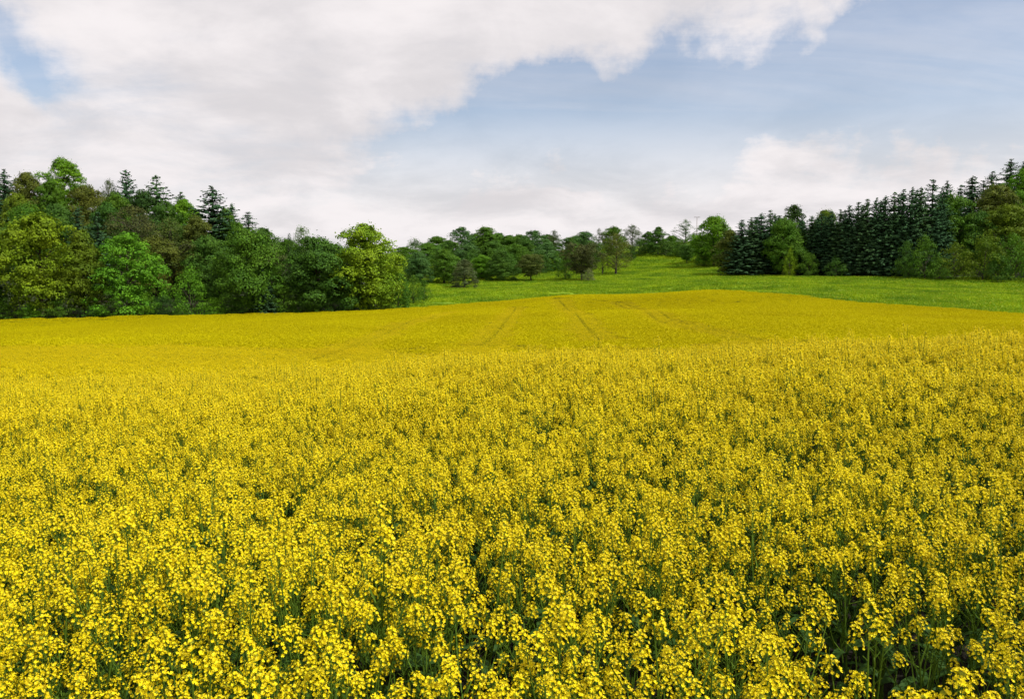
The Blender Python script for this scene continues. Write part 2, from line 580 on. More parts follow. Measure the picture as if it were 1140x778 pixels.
def make_broadleaf(seed, H=16.0, R=5.6, base=0.10, n_clump=88, per=300, leaf=(0.20, 0.44), shape='round', open_=0.0, clump=(1.1, 2.1), topspike=0.0):
    rg = np.random.default_rng(seed)
    rn = random.Random(seed)
    cb = base * H
    ch = H - cb

    def prof(s):            # radial profile of the crown, s = 0 bottom .. 1 top
        if shape == 'round':
            return math.sin(math.pi * min(1, max(0, 0.12 + 0.86 * s ** 0.9))) ** 0.6
        if shape == 'ovate':
            return (math.sin(math.pi * min(1, 0.22 + 0.77 * s))) ** 0.85
        if shape == 'dome':
            return math.sqrt(max(0.02, 1 - (max(0, s - .15) / .85) ** 2.2)) * (0.92 if s < .1 else 1)
        if shape == 'spread':
            return math.sin(math.pi * (0.16 + 0.72 * s)) ** 0.5 * (0.65 + 0.4 * s)
        return 1
    la = [rn.uniform(0, 6.28) for _ in range(3)]
    lm = [rn.uniform(.10, .20), rn.uniform(.06, .14), rn.uniform(.04, .10)]
    cl = []
    for i in range(n_clump):
        s = ((i + rn.random()) / n_clump) ** 0.9
        an = i * 2.39996 + rn.uniform(-.5, .5)
        inner = rn.random() < 0.24
        rr = R * prof(s) * (1 + lm[0] * math.sin(2 * an + la[0] + 3 * s) + lm[1] * math.sin(3 * an + la[1] - 5 * s) + lm[2] * math.sin(5 * an + la[2]))
        c = rn.uniform(*clump) * (0.75 + 0.35 * prof(s)) * rn.choice((.5, .75, 1, 1, 1.3))
        if rn.random() < .13:
            rr *= rn.uniform(1.1, 1.26)
            c *= .75
        rad = rr * (rn.uniform(.15, .55) if inner else rn.uniform(.74, 1.0)) - c * 0.4
        rad = max(0.0, rad)
        z = cb + ch * s * 0.97 - c * .3 + rn.uniform(-.5, .5)
        cl.append((Vector((rad * math.cos(an), rad * math.sin(an), max(c * .35, z))), c))
    allq = []
    for (c, r) in cl:
        k = int(per * (r / 1.45) ** 2 * rn.uniform(.75, 1.2) * (1 - open_))
        if k < 6:
            continue
        d = rand_unit(k, rg)
        d[:, 2] = np.where((d[:, 2] < -0.25) & (rg.random(k) < .88), -d[:, 2] * rg.uniform(.2, 1, k), d[:, 2])
        d /= np.linalg.norm(d, axis=1)[:, None]
        rad = r * rg.uniform(.70, 1.06, k)
        stretch = np.array([1.05, 1.05, 0.78])
        pos = np.array(c)[None] + d * rad[:, None] * stretch
        ok = gap_noise(pos, seed) > (.30 if H > 8 else .2) + .16 * open_
        pos, d, k = pos[ok], d[ok], int(ok.sum())
        if k < 2:
            continue
        nr = d * 1.1 + rand_unit(k, rg) * 0.55
        nr /= np.linalg.norm(nr, axis=1)[:, None]
        allq.append(leaf_quads(pos, nr, rg.uniform(leaf[0], leaf[1], k), rg))
    # loose sprays that break the outline
    k = int(len(cl) * 16)
    pick = rg.integers(0, len(cl), k)
    cc = np.array([tuple(c) for c, r in cl])[pick]
    rr = np.array([r for c, r in cl])[pick]
    d = rand_unit(k, rg)
    pos = cc + d * (rr * rg.uniform(.95, 1.6, k))[:, None] * np.array([1, 1, .85])
    pos[:, 2] = np.maximum(pos[:, 2], .15)
    allq.append(leaf_quads(pos, rand_unit(k, rg), rg.uniform(leaf[0] * .8, leaf[1] * .9, k), rg))
    crown = quads_mesh('crown', np.concatenate(allq), [M_tree])
    # trunk and limbs
    t = MB()
    lean = Vector((rn.uniform(-.4, .4), rn.uniform(-.4, .4), 0))
    pts = [Vector((0, 0, -0.4)), Vector((0, 0, H * .12)) + lean * .2, Vector((0, 0, H * .32)) + lean * .6, Vector((0, 0, H * .58)) + lean, Vector((0, 0, H * .84)) + lean * 1.2]
    r0 = H * 0.021
    t.tube(pts, [r0 * 1.35, r0, r0 * .8, r0 * .5, r0 * .12], 7)
    outer = [x for x in cl if x[0].xy.length > R * .35]
    rn.shuffle(outer)
    for (c, r) in outer[:int(16 + 26 * open_)]:
        z0 = max(H * .1, min(H * .72, c.z - c.xy.length * rn.uniform(.5, .9)))
        s0 = Vector((0, 0, z0)) + lean * (z0 / H)
        mid = s0.lerp(c, .55) + Vector((rn.uniform(-.3, .3), rn.uniform(-.3, .3), .5))
        t.tube([s0, mid, c], [r0 * .42, r0 * .26, r0 * .08], 4)
        if open_ > 0:
            for q in range(5):
                e = c + Vector((rn.gauss(0, 1), rn.gauss(0, 1), rn.gauss(.5, .8))).normalized() * r * 1.1
                t.tube([mid.lerp(c, rn.random()), e], [r0 * .12, r0 * .03], 3)
    trunk = t.mesh('trunk', [M_bark], True)
    return crown, trunk, H, R


def make_spruce(seed, H=24.0, R=3.4, base=0.05, droop=0.28, whorls=46, sparse=0.0):
    rg = np.random.default_rng(seed)
    rn = random.Random(seed)
    qs = []
    t = MB()
    t.tube([(0, 0, -.4), (0, 0, H * .4), (0, 0, H * .97)], [H * .014, H * .009, H * .0015], 6)
    for w in range(whorls):
        s = (w + rn.random() * .8) / whorls
        z = H * (base + (1 - base) * s * .985)
        ln = R * (1 - s) ** 0.56 * rn.uniform(.8, 1.12) + 0.22
        nb = max(4, int(11 - 5 * s))
        a0 = rn.uniform(0, 6.28)
        for b in range(nb):
            if rn.random() < sparse:
                continue
            an = a0 + b * 6.283 / nb + rn.uniform(-.25, .25)
            l = ln * rn.uniform(.55, 1.15)
            zb_ = z + rn.uniform(-.8, .8) * H / whorls * 1.3
            dx, dy = math.cos(an), math.sin(an)
            k = max(5, int(l * 8))
            f = (np.arange(k) + rg.uniform(0, 1, k)) / k
            px = dx * l * f
            py = dy * l * f
            up = 0.35 * s
            pz = zb_ + l * (-droop * f + up * f + 0.14 * f ** 3) + rg.normal(0, .05, k)
            wd = (0.30 + 0.55 * l * .28) * (1.05 - .75 * f)
            off = rg.uniform(-1, 1, k) * wd * .55
            pos = np.stack([px - dy * off, py + dx * off, pz - np.abs(off) * .25 - rg.uniform(0, .22, k)], 1)
            nr = np.stack([dx * .7 + rg.normal(0, .5, k), dy * .7 + rg.normal(0, .5, k), .45 + rg.normal(0, .3, k)], 1)
            nr /= np.linalg.norm(nr, axis=1)[:, None]
            qs.append(leaf_quads(pos, nr, rg.uniform(.45, .85, k) * (1 - .45 * s), rg, .7))
    k = 14
    f = np.linspace(0, 1, k)
    pos = np.stack([rg.normal(0, .06, k), rg.normal(0, .06, k), H * (.965 + .035 * f)], 1)
    qs.append(leaf_quads(pos, rand_unit(k, rg), np.full(k, .26), rg, .5))
    crown = quads_mesh('crown', np.concatenate(qs), [M_needle])
    trunk = t.mesh('trunk', [M_bark], True)
    return crown, trunk, H, R


TPL = {
    'round': [make_broadleaf(11, shape='round'), make_broadleaf(12, shape='round', clump=(1.1, 2.1)), make_broadleaf(13, shape='round', n_clump=110)],
    'ovate': [make_broadleaf(21, shape='ovate', R=5.0), make_broadleaf(22, shape='ovate', R=4.8, clump=(.9, 1.6))],
    'dome': [make_broadleaf(31, shape='dome', base=.03, R=5.8, n_clump=110), make_broadleaf(32, shape='dome', base=.03, R=5.8, n_clump=120, clump=(.9, 1.6))],
    'spread': [make_broadleaf(41, shape='spread', base=.22, R=6.2, H=13, n_clump=70), make_broadleaf(42, shape='spread', base=.2, R=6.4, H=13, n_clump=76)],
    'open': [make_broadleaf(51, shape='ovate', base=.16, open_=.55, n_clump=80, clump=(.8, 1.5), leaf=(.16, .34)), make_broadleaf(52, shape='round', base=.14, open_=.5, n_clump=84, leaf=(.16, .34))],
    'tall': [make_broadleaf(61, H=24, R=6.5, base=.16, shape='round', n_clump=130), make_broadleaf(62, H=24, R=6.2, base=.1, shape='ovate', n_clump=135, clump=(1.1, 2.0))],
    'bush': [make_broadleaf(71, H=6, R=3.6, base=0, shape='dome', n_clump=46, per=190, clump=(.7, 1.3), leaf=(.14, .3)), make_broadleaf(72, H=6, R=3.8, base=0, shape='dome', n_clump=52, per=190, clump=(.6, 1.2), leaf=(.14, .3))],
    'spruce': [make_spruce(81), make_spruce(82, R=3.8, whorls=42), make_spruce(83, R=3.1, droop=.34), make_spruce(84, R=3.6, whorls=40, sparse=.12)],
    'fir': [make_spruce(91, H=20, R=4.2, droop=.1, whorls=34, sparse=.1), make_spruce(92, H=20, R=4.0, droop=.16, whorls=32, sparse=.15)],
}

# leaf colours (linear); the bluish far-tree tint has distance haze mixed in
C = dict(
    olive=(0.082, 0.132, 0.010), yolive=(0.108, 0.172, 0.008), bright=(0.080, 0.178, 0.010), vivid=(0.070, 0.172, 0.012), mid=(0.056, 0.124, 0.012),
    dark=(0.046, 0.106, 0.016), deep=(0.028, 0.066, 0.014), haze_teal=(0.050, 0.112, 0.034), brown=(0.060, 0.084, 0.020), rust=(0.056, 0.070, 0.026),
    grey=(0.062, 0.084, 0.038), lime=(0.125, 0.200, 0.010), pale=(0.12, 0.15, 0.07), obrown=(0.076, 0.098, 0.018),
    spruce=(0.048, 0.102, 0.036), bspruce=(0.040, 0.090, 0.038), gspruce=(0.052, 0.108, 0.036),
)
WL, WM, WR, WC = 'trees of the left wood', 'trees on the far slope', 'broadleaf trees of the right wood', 'conifers of the right wood'
LC, HB = 'conifers rising above the left wood', 'bushes along the right wood'
# kind, column, top row, width px, distance, colour, group, name, label
T = [
    # --- left wood, front row
    ('dome', -32, 232, 80, 172, 'dark', WL, 'broadleaf_tree', 'dark green tree cut by the left edge of the picture, beside the olive-yellow tree'),
    ('round', 42, 236, 84, 172, 'yolive', WL, 'broadleaf_tree', 'large olive-yellow tree at the left end of the wood front'),
    ('ovate', 90, 254, 50, 174, 'olive', WL, 'broadleaf_tree', 'narrow dull olive tree between the olive-yellow tree and the vivid green tree'),
    ('dome', 142, 257, 80, 176, 'vivid', WL, 'broadleaf_tree', 'vivid green rounded tree in the left wood front, reaching to the field'),
    ('bush', 211, 299, 46, 178, 'vivid', WL, 'broadleaf_tree', 'small vivid green tree right of the large vivid rounded tree'),
    ('bush', 238, 332, 44, 177, 'bright', WL, 'bush', 'low light green bush at the field edge under the wide olive-green tree'),
    ('bush', 12, 336, 52, 170, 'mid', WL, 'bush', 'low green bush at the field edge under the olive-yellow tree'),
    ('bush', 106, 338, 34, 172, 'dark', WL, 'bush', 'low dark bush under the narrow dull olive tree'),
    ('bush', 180, 330, 36, 176, 'deep', WL, 'bush', 'deep green bush filling the gap between two vivid green trees'),
    ('round', 277, 255, 74, 182, 'mid', WL, 'broadleaf_tree', 'wide mid-green tree in the wood front, below the tallest dark spruce'),
    ('ovate', 246, 281, 48, 186, 'dark', WL, 'broadleaf_tree', 'dark green tree left of the wide mid-green tree'),
    ('spruce', 293, 298, 17, 180, 'bspruce', WL, 'spruce_tree', 'small dark spruce at the foot of the wide mid-green tree'),
    ('open', 309, 270, 34, 190, 'grey', WL, 'broadleaf_tree', 'thin grey-brown tree between the mid-green and the dark rounded trees'),
    ('bush', 316, 318, 34, 183, 'mid', WL, 'bush', 'mid-green bush at the foot of the thin grey-brown tree'),
    ('dome', 350, 264, 86, 188, 'dark', WL, 'broadleaf_tree', 'broad dark green rounded tree left of the yellow-green end tree'),
    ('open', 336, 251, 34, 205, 'mid', WL, 'broadleaf_tree', 'thin spiky-topped tree rising behind the broad dark rounded tree'),
    ('open', 322, 259, 16, 203, 'deep', WL, 'broadleaf_tree', 'slender dark tree top left of the spiky-topped tree'),
    ('round', 408, 250, 78, 193, 'lime', WL, 'broadleaf_tree', 'tall yellow-green tree at the right end of the left wood'),
    ('ovate', 388, 290, 34, 191, 'dark', WL, 'broadleaf_tree', 'dark green lower tree in front of the tall yellow-green tree'),
    ('bush', 424, 313, 32, 194, 'yolive', WL, 'bush', 'round olive-yellow bush in front of the tall yellow-green tree'),
    ('dome', 443, 303, 30, 200, 'mid', WL, 'broadleaf_tree', 'short grey-green tree at the foot of the yellow-green end tree'),
    ('bush', 460, 307, 27, 212, 'mid', WL, 'bush', 'grey-green bush just past the end of the left wood'),
    ('bush', 472, 312, 18, 218, 'mid', WL, 'bush', 'last small bush of the left wood, at the meadow corner'),
    # --- left wood, behind
    ('open', 146, 228, 78, 205, 'rust', WL, 'broadleaf_tree', 'reddish brown barely leafed tree above the vivid green tree'),
    ('open', 190, 242, 80, 200, 'brown', WL, 'broadleaf_tree', 'broad brown-olive tree above the small vivid green tree'),
    ('round', 172, 262, 60, 196, 'obrown', WL, 'broadleaf_tree', 'dull brown-green tree low between the brown trees and the field'),
    ('tall', 70, 176, 58, 240, 'bright', WL, 'broadleaf_tree', 'tallest bright green tree crowning the left wood'),
    ('round', 96, 206, 50, 228, 'obrown', WL, 'broadleaf_tree', 'olive-brown crown right below the tallest bright green tree'),
    ('tall', 54, 198, 42, 222, 'mid', WL, 'broadleaf_tree', 'mid-green crown left below the tallest bright green tree'),
    ('round', 28, 192, 48, 236, 'obrown', WL, 'broadleaf_tree', 'olive-brown crown on the hill near the left edge'),
    ('spruce', 4, 188, 24, 230, 'bspruce', LC, 'spruce_tree', 'dark spruce at the left edge beside the olive-brown crown'),
    ('round', -14, 190, 44, 240, 'olive', WL, 'broadleaf_tree', 'olive crown on the hill cut by the left edge'),
    ('round', 30, 226, 60, 205, 'mid', WL, 'broadleaf_tree', 'mid-green crown directly behind the large olive-yellow tree'),
    ('spruce', 86, 231, 20, 200, 'bspruce', LC, 'spruce_tree', 'dark spruce behind the narrow dull olive tree, left of its twin'),
    ('spruce', 108, 236, 26, 198, 'bspruce', LC, 'spruce_tree', 'dark spruce between the narrow dull olive tree and the reddish brown tree'),
    ('open', 121, 199, 26, 240, 'grey', WL, 'broadleaf_tree', 'thin grey half-bare tree left of the pointed fir on the skyline'),
    ('fir', 140, 189, 30, 236, 'bspruce', LC, 'fir_tree', 'pointed dark fir on the skyline right of the thin grey tree'),
    ('fir', 174, 196, 38, 232, 'gspruce', LC, 'fir_tree', 'broad dark green fir on the skyline between the two pointed ones'),
    ('spruce', 201, 214, 22, 245, 'spruce', LC, 'spruce_tree', 'small spruce tip right of the broad dark green fir'),
    ('spruce', 236, 207, 46, 215, 'bspruce', LC, 'spruce_tree', 'largest dark spruce at the right end of the skyline conifers'),
    ('spruce', 258, 226, 17, 240, 'spruce', LC, 'spruce_tree', 'slim spruce tip just right of the largest dark spruce'),
    ('spruce', 276, 236, 28, 236, 'bspruce', LC, 'spruce_tree', 'short dark spruce right of the slim spruce tip'),
    ('round', 204, 222, 50, 226, 'bright', WL, 'broadleaf_tree', 'bright green crown between the broad fir and the largest spruce'),
    ('round', 262, 246, 44, 214, 'mid', WL, 'broadleaf_tree', 'mid-green crown between the largest spruce and the short spruce'),
    ('open', 298, 262, 30, 218, 'brown', WL, 'broadleaf_tree', 'brownish thin crown right of the short dark spruce'),
    ('round', 232, 262, 54, 198, 'dark', WL, 'broadleaf_tree', 'dark green crown below the largest dark spruce'),
    ('round', 118, 226, 46, 214, 'dark', WL, 'broadleaf_tree', 'dark green crown under the thin grey half-bare tree'),
    ('round', 62, 226, 50, 208, 'dark', WL, 'broadleaf_tree', 'dark green crown between the olive-yellow tree and the tallest tree'),
    ('round', 158, 212, 44, 228, 'deep', WL, 'broadleaf_tree', 'deep green crown between the two skyline firs'),
    ('round', 372, 272, 46, 215, 'mid', WL, 'broadleaf_tree', 'mid-green crown filling behind the dark rounded and yellow-green trees'),
    # --- far slope, middle
    ('dome', 465, 281, 34, 285, 'haze_teal', WM, 'broadleaf_tree', 'bluish green tree right behind the end bushes of the left wood'),
    ('round', 494, 277, 40, 290, 'mid', WM, 'broadleaf_tree', 'mid-green rounded tree left of the grey-brown tree on the far meadow'),
    ('dome', 517, 288, 32, 272, 'grey', WM, 'broadleaf_tree', 'grey-brown rounded tree at the lower end of the far meadow'),
    ('fir', 541, 270, 20, 330, 'mid', WM, 'fir_tree', 'green conical tree between two rounded trees on the far slope'),
    ('round', 536, 284, 30, 310, 'bright', WM, 'broadleaf_tree', 'light green rounded tree just right of the grey-brown tree'),
    ('dome', 558, 279, 36, 305, 'dark', WM, 'broadleaf_tree', 'dark green rounded tree left of the brown twin-stemmed tree'),
    ('spread', 591, 284, 36, 300, 'brown', WM, 'broadleaf_tree', 'brown-green twin-stemmed tree with a wide flat crown on the meadow'),
    ('spread', 648, 271, 46, 296, 'rust', WM, 'broadleaf_tree', 'large reddish brown tree standing alone on the meadow'),
    ('bush', 655, 299, 17, 290, 'pale', WM, 'bush', 'pale grey-green bush at the foot of the large reddish brown tree'),
    ('bush', 630, 286, 22, 303, 'mid', WM, 'bush', 'green bush on the left side of the large reddish brown tree'),
    ('open', 686, 259, 38, 318, 'obrown', WM, 'broadleaf_tree', 'open-crowned olive-brown tree right of the large reddish brown tree'),
    ('open', 671, 276, 18, 318, 'yolive', WM, 'broadleaf_tree', 'small yellowish tree between the reddish brown and the open-crowned trees'),
    ('bush', 703, 273, 14, 370, 'deep', WM, 'bush', 'small dark bush on the meadow right of the open-crowned tree'),
    ('dome', 514, 252, 36, 400, 'haze_teal', WM, 'broadleaf_tree', 'tall bluish dark tree at the top of the far ridge'),
    ('dome', 541, 253, 40, 405, 'mid', WM, 'broadleaf_tree', 'broad green crown on the ridge right of the tall bluish tree'),
    ('round', 566, 262, 34, 400, 'mid', WM, 'broadleaf_tree', 'green crown stepping down the ridge from the broad green crown'),
    ('dome', 594, 256, 42, 395, 'haze_teal', WM, 'broadleaf_tree', 'dark bluish rounded crown on the ridge above the brown twin-stemmed tree'),
    ('open', 617, 256, 18, 405, 'grey', WM, 'broadleaf_tree', 'thin grey tree on the ridge right of the dark bluish crown'),
    ('round', 634, 264, 32, 385, 'dark', WM, 'broadleaf_tree', 'dark crown on the ridge left above the large reddish brown tree'),
    ('dome', 651, 258, 34, 390, 'haze_teal', WM, 'broadleaf_tree', 'bluish crown on the ridge directly above the large reddish brown tree'),
    ('open', 667, 254, 16, 395, 'grey', WM, 'broadleaf_tree', 'thin grey tree on the ridge right of the bluish crown'),
    ('round', 683, 252, 28, 400, 'mid', WM, 'broadleaf_tree', 'green crown on the ridge behind the open-crowned tree'),
    ('open', 704, 250, 28, 402, 'grey', WM, 'broadleaf_tree', 'grey-brown crown on the ridge right of the open-crowned tree'),
    ('round', 722, 258, 22, 395, 'dark', WM, 'broadleaf_tree', 'dark crown between the grey-brown ridge crown and the pointed dark tree'),
    ('ovate', 733, 253, 28, 382, 'dark', WM, 'broadleaf_tree', 'pointed dark green tree on the meadow crest'),
    ('round', 748, 262, 24, 385, 'mid', WM, 'broadleaf_tree', 'green tree on the crest right of the pointed dark tree'),
    ('open', 763, 244, 32, 392, 'haze_teal', WM, 'broadleaf_tree', 'bluish airy tree on the skyline left of the utility pole'),
    ('bush', 754, 272, 20, 372, 'dark', WM, 'bush', 'dark bush under the bluish airy skyline tree'),
    ('spread', 765, 273, 22, 347, 'dark', WM, 'broadleaf_tree', 'small dark round tree on the meadow beside the right wood'),
    ('round', 778, 262, 26, 370, 'mid', WM, 'broadleaf_tree', 'mid-green tree under the utility pole'),
    ('round', 449, 275, 40, 360, 'mid', WM, 'broadleaf_tree', 'green crown peeping out right above the end of the left wood'),
    ('round', 476, 270, 40, 375, 'mid', WM, 'broadleaf_tree', 'green crown in the far wood above the bluish green tree'),
    ('dome', 500, 267, 36, 350, 'dark', WM, 'broadleaf_tree', 'dark crown in the far wood left below the tall bluish tree'),
    ('dome', 522, 272, 36, 345, 'haze_teal', WM, 'broadleaf_tree', 'bluish crown in the far wood right above the grey-brown tree'),
    ('round', 574, 272, 38, 340, 'mid', WM, 'broadleaf_tree', 'green crown in the far wood above the dark rounded tree'),
    ('dome', 608, 270, 40, 345, 'haze_teal', WM, 'broadleaf_tree', 'bluish crown in the far wood right above the twin-stemmed tree'),
    ('dome', 586, 266, 30, 365, 'dark', WM, 'broadleaf_tree', 'dark crown in the far wood below the dark bluish ridge crown'),
    ('round', 551, 268, 30, 362, 'dark', WM, 'broadleaf_tree', 'dark crown in the far wood behind the green conical tree'),
    ('bush', 668, 270, 24, 372, 'mid', WM, 'bush', 'green bush on the slope behind the small yellowish tree'),
    ('bush', 626, 278, 20, 350, 'dark', WM, 'bush', 'dark bush at the wood edge left above the large reddish brown tree'),
    # --- right wood
    ('round', 796, 240, 48, 330, 'bright', WR, 'broadleaf_tree', 'bright green rounded tree at the left end of the right wood'),
    ('bush', 783, 280, 24, 332, 'mid', WR, 'bush', 'green bush in front of the bright green end tree'),
    ('ovate', 813, 255, 36, 293, 'obrown', WR, 'broadleaf_tree', 'olive-brown tree leading the conifer row at the meadow'),
    ('round', 874, 243, 46, 284, 'mid', WR, 'broadleaf_tree', 'mid-green broadleaf crown set among the dark conifers'),
    ('dome', 884, 227, 40, 315, 'deep', WR, 'broadleaf_tree', 'dark rounded crown topping the conifers left of the long row'),
    ('bush', 880, 278, 15, 276, 'lime', WR, 'bush', 'narrow yellow-green bush at the foot of the conifers'),
    ('bush', 901, 282, 26, 274, 'mid', WR, 'bush', 'mid-green bush right of the narrow yellow-green bush'),
    ('bush', 932, 288, 24, 268, 'dark', WR, 'bush', 'dark green bush at the foot of the long conifer row'),
    ('round', 1056, 217, 56, 272, 'mid', WR, 'broadleaf_tree', 'mid-green tree right of the long conifer row'),
    ('round', 1110, 205, 64, 278, 'obrown', WR, 'broadleaf_tree', 'olive-brown tree high in the right wood'),
    ('tall', 1140, 187, 48, 292, 'bright', WR, 'broadleaf_tree', 'bright green tree at the top right of the wood'),
    ('round', 1122, 228, 62, 264, 'olive', WR, 'broadleaf_tree', 'olive-green tree below the high olive-brown one'),
    ('dome', 1090, 236, 48, 268, 'dark', WR, 'broadleaf_tree', 'dark green crown between the mid-green and the olive-green trees'),
    ('dome', 1165, 212, 70, 270, 'olive', WR, 'broadleaf_tree', 'olive tree cut by the right edge of the picture'),
    ('round', 1205, 200, 70, 280, 'mid', WR, 'broadleaf_tree', 'mid-green tree beyond the right edge of the picture'),
    ('bush', 1010, 269, 28, 256, 'dark', HB, 'bush', 'dark green bush at the left end of the bushy edge'),
    ('bush', 1031, 265, 36, 254, 'mid', HB, 'bush', 'mid-green bush second from the left in the bushy edge'),
    ('bush', 1064, 271, 46, 253, 'olive', HB, 'bush', 'light olive bush in the middle of the bushy edge'),
    ('bush', 1096, 264, 46, 251, 'olive', HB, 'bush', 'tall olive bush right of the middle one in the bushy edge'),
    ('bush', 1128, 261, 50, 250, 'mid', HB, 'bush', 'mid-green bush by the right edge of the picture'),
    ('bush', 1168, 258, 56, 250, 'olive', HB, 'bush', 'olive bush at the end of the bushy edge, cut by the picture edge'),
    ('bush', 1047, 288, 26, 251, 'mid', HB, 'bush', 'low green bush between the second bush and the light olive bush'),
    ('bush', 1112, 284, 30, 248, 'dark', HB, 'bush', 'low dark bush in front of the tall olive bush'),
]
ordinal = ['first', 'second', 'third', 'fourth', 'fifth', 'sixth', 'seventh', 'eighth', 'ninth', 'tenth', 'eleventh', 'twelfth', 'thirteenth', 'fourteenth', 'fifteenth', 'sixteenth',
           'seventeenth', 'eighteenth', 'nineteenth', 'twentieth']
row1 = [(826, 245, 24, 287), (837, 242, 24, 288), (848, 237, 24, 290), (858, 234, 22, 292), (868, 240, 22, 290)]
for i, (u, v, w, d) in enumerate(row1):
    T.append(('spruce', u, v, w, d, ('bspruce', 'spruce')[i % 2], WC, 'spruce_tree', f'{ordinal[i]} dark spruce from the left in the short group beside the olive-brown tree'))
row2 = [(893, 243, 22, 286), (904, 240, 22, 283), (915, 238, 24, 280), (926, 236, 22, 277), (936, 233, 22, 274), (946, 228, 22, 272), (956, 225, 22, 270), (966, 222, 22, 268),
        (976, 220, 22, 267), (986, 218, 22, 266), (996, 214, 24, 265), (1006, 211, 22, 264), (1016, 208, 24, 263), (1026, 208, 22, 263), (1039, 200, 28, 264), (1050, 210, 22, 266)]
for i, (u, v, w, d) in enumerate(row2):
    T.append(('spruce', u, v, w, d, ('bspruce', 'spruce', 'bspruce')[i % 3], WC, 'spruce_tree', f'{ordinal[i]} spruce from the left in the long dark conifer row'))
row3 = [(1055, 201, 22, 290), (1083, 196, 28, 292), (1095, 201, 20, 300), (1105, 191, 24, 295), (1126, 177, 30, 305), (1141, 179, 24, 308), (1070, 206, 22, 288)]
lab3 = ['slender dark spruce top right behind the long conifer row', 'broad dark spruce top above the mid-green tree', 'small spruce top right of the broad dark one',
        'pointed spruce top above the olive-brown tree', 'tallest spruce top at the upper right corner of the wood', 'spruce top at the right picture edge beside the tallest one',
        'short spruce top above the left side of the mid-green tree']
for (u, v, w, d), lb in zip(row3, lab3):
    T.append(('spruce', u, v, w, d, 'bspruce', WC, 'spruce_tree', lb))
# second rank, filling between the tops
lab_b = ['dark spruce top behind the second and third of the short conifer group', 'dark spruce top behind the last of the short conifer group'] + [
    f'dark spruce top showing behind the {ordinal[a]} and {ordinal[a + 1]} spruces of the long conifer row' for a in (1, 2, 4, 6, 8, 10, 12)]
rowb = [(842, 240, 24, 305), (863, 236, 24, 308), (910, 240, 24, 300), (921, 240, 22, 296), (941, 233, 24, 290), (961, 226, 24, 286), (981, 221, 24, 284), (1001, 214, 24, 282), (1021, 210, 24, 280)]
for i, (u, v, w, d) in enumerate(rowb):
    T.append(('spruce', u, v + 2, w, d, 'bspruce', 'spruces standing behind the conifer row', 'spruce_tree', lab_b[i]))
T.append(('dome', 920, 234, 40, 312, 'olive', WR, 'broadleaf_tree', 'olive crown peeping over the left half of the long conifer row'))

for (u, v, w, d, c) in [(457, 284, 34, 335, 'mid'), (484, 282, 32, 328, 'dark'), (505, 286, 30, 315, 'mid'), (527, 279, 30, 330, 'dark'), (548, 282, 28, 335, 'mid'),
                        (566, 283, 28, 325, 'dark'), (580, 279, 28, 335, 'mid'), (601, 281, 28, 332, 'dark'), (618, 279, 28, 342, 'mid'), (641, 274, 28, 352, 'mid'),
                        (660, 268, 26, 366, 'dark'), (692, 266, 22, 378, 'mid'), (712, 266, 22, 388, 'dark'), (741, 269, 22, 376, 'dark'), (757, 266, 24, 368, 'mid'), (788, 260, 26, 350, 'mid'),
                        (487, 263, 34, 430, 'mid'), (530, 260, 30, 428, 'dark'), (555, 259, 30, 430, 'haze_teal'), (578, 261, 30, 425, 'mid'), (610, 261, 30, 425, 'dark'), (642, 262, 28, 420, 'mid'), (462, 267, 30, 430, 'dark')]:
    T.append(('bush' if v > 264 else 'round', u, v, w, d, c, 'small trees filling the far wood', 'broadleaf_tree', 'small green tree tucked between the larger crowns of the far wood'))
for (u, v, w, d, c, lb) in [(318, 266, 44, 222, 'mid', 'mid-green crown behind the thin grey-brown tree of the left wood'), (294, 254, 44, 232, 'dark', 'dark crown right below the short dark spruce of the left wood'),
                            (380, 280, 40, 225, 'dark', 'dark crown low behind the tall yellow-green end tree'), (218, 240, 46, 208, 'obrown', 'olive-brown crown left below the largest dark spruce'),
                            (250, 232, 34, 232, 'mid', 'mid-green crown just behind the largest dark spruce'), (18, 214, 44, 215, 'olive', 'olive crown above the large olive-yellow tree at the left edge'),
                            (128, 214, 40, 222, 'mid', 'mid-green crown under the pointed dark fir'), (186, 224, 40, 220, 'dark', 'dark crown under the broad dark green fir')]:
    T.append(('round', u, v, w, d, c, WL, 'broadleaf_tree', lb))

for (u, v, w, c) in [(66, 332, 36, 'mid'), (130, 334, 34, 'mid'), (160, 326, 36, 'bright'), (198, 334, 32, 'mid'), (262, 328, 38, 'dark'), (288, 330, 30, 'mid'),
                     (338, 326, 40, 'mid'), (366, 328, 36, 'dark'), (402, 324, 34, 'mid'), (-10, 334, 40, 'mid'), (34, 338, 34, 'bright')]:
    T.append(('bush', u, v, w, float(edge_d((u - 570) / FPX)) + 4, c, 'low bushes along the front of the left wood', 'bush', 'low leafy bush at the field edge along the foot of the left wood'))

rng = random.Random(5)
use = {}
for (kind, u, vt, wpx, d, col, grp, name, label) in T:
    p = P(u, vt, d)
    z0 = gz(p.x, p.y)
    h = p.z - z0
    if h < 1.0:
        print('LOW', label, h)
        h = 1.5
    tp = TPL[kind]
    k = use.get(kind, 0)
    use[kind] = k + 1
    crown, trunk, H, R = tp[k % len(tp)]
    sxy = (wpx / FPX * d * 0.5) / R * 0.97
    if kind in ('spruce', 'fir'):
        sxy *= 2.0 if grp == LC else 1.9
    e = link(name, None)
    e.location = (p.x, p.y, z0)
    e.rotation_euler = (0, 0, rng.uniform(0, 6.28))
    e.scale = (sxy, sxy, h / H)
    tag(e, label, 'bush' if name == 'bush' else 'tree', grp)
    c = link('crown', crown, e)
    j = 1 + rng.uniform(-.08, .08)
    c.color = (C[col][0] * j * rng.uniform(.94, 1.06), C[col][1] * j, C[col][2] * j, 1)
    link('trunk', trunk, e)

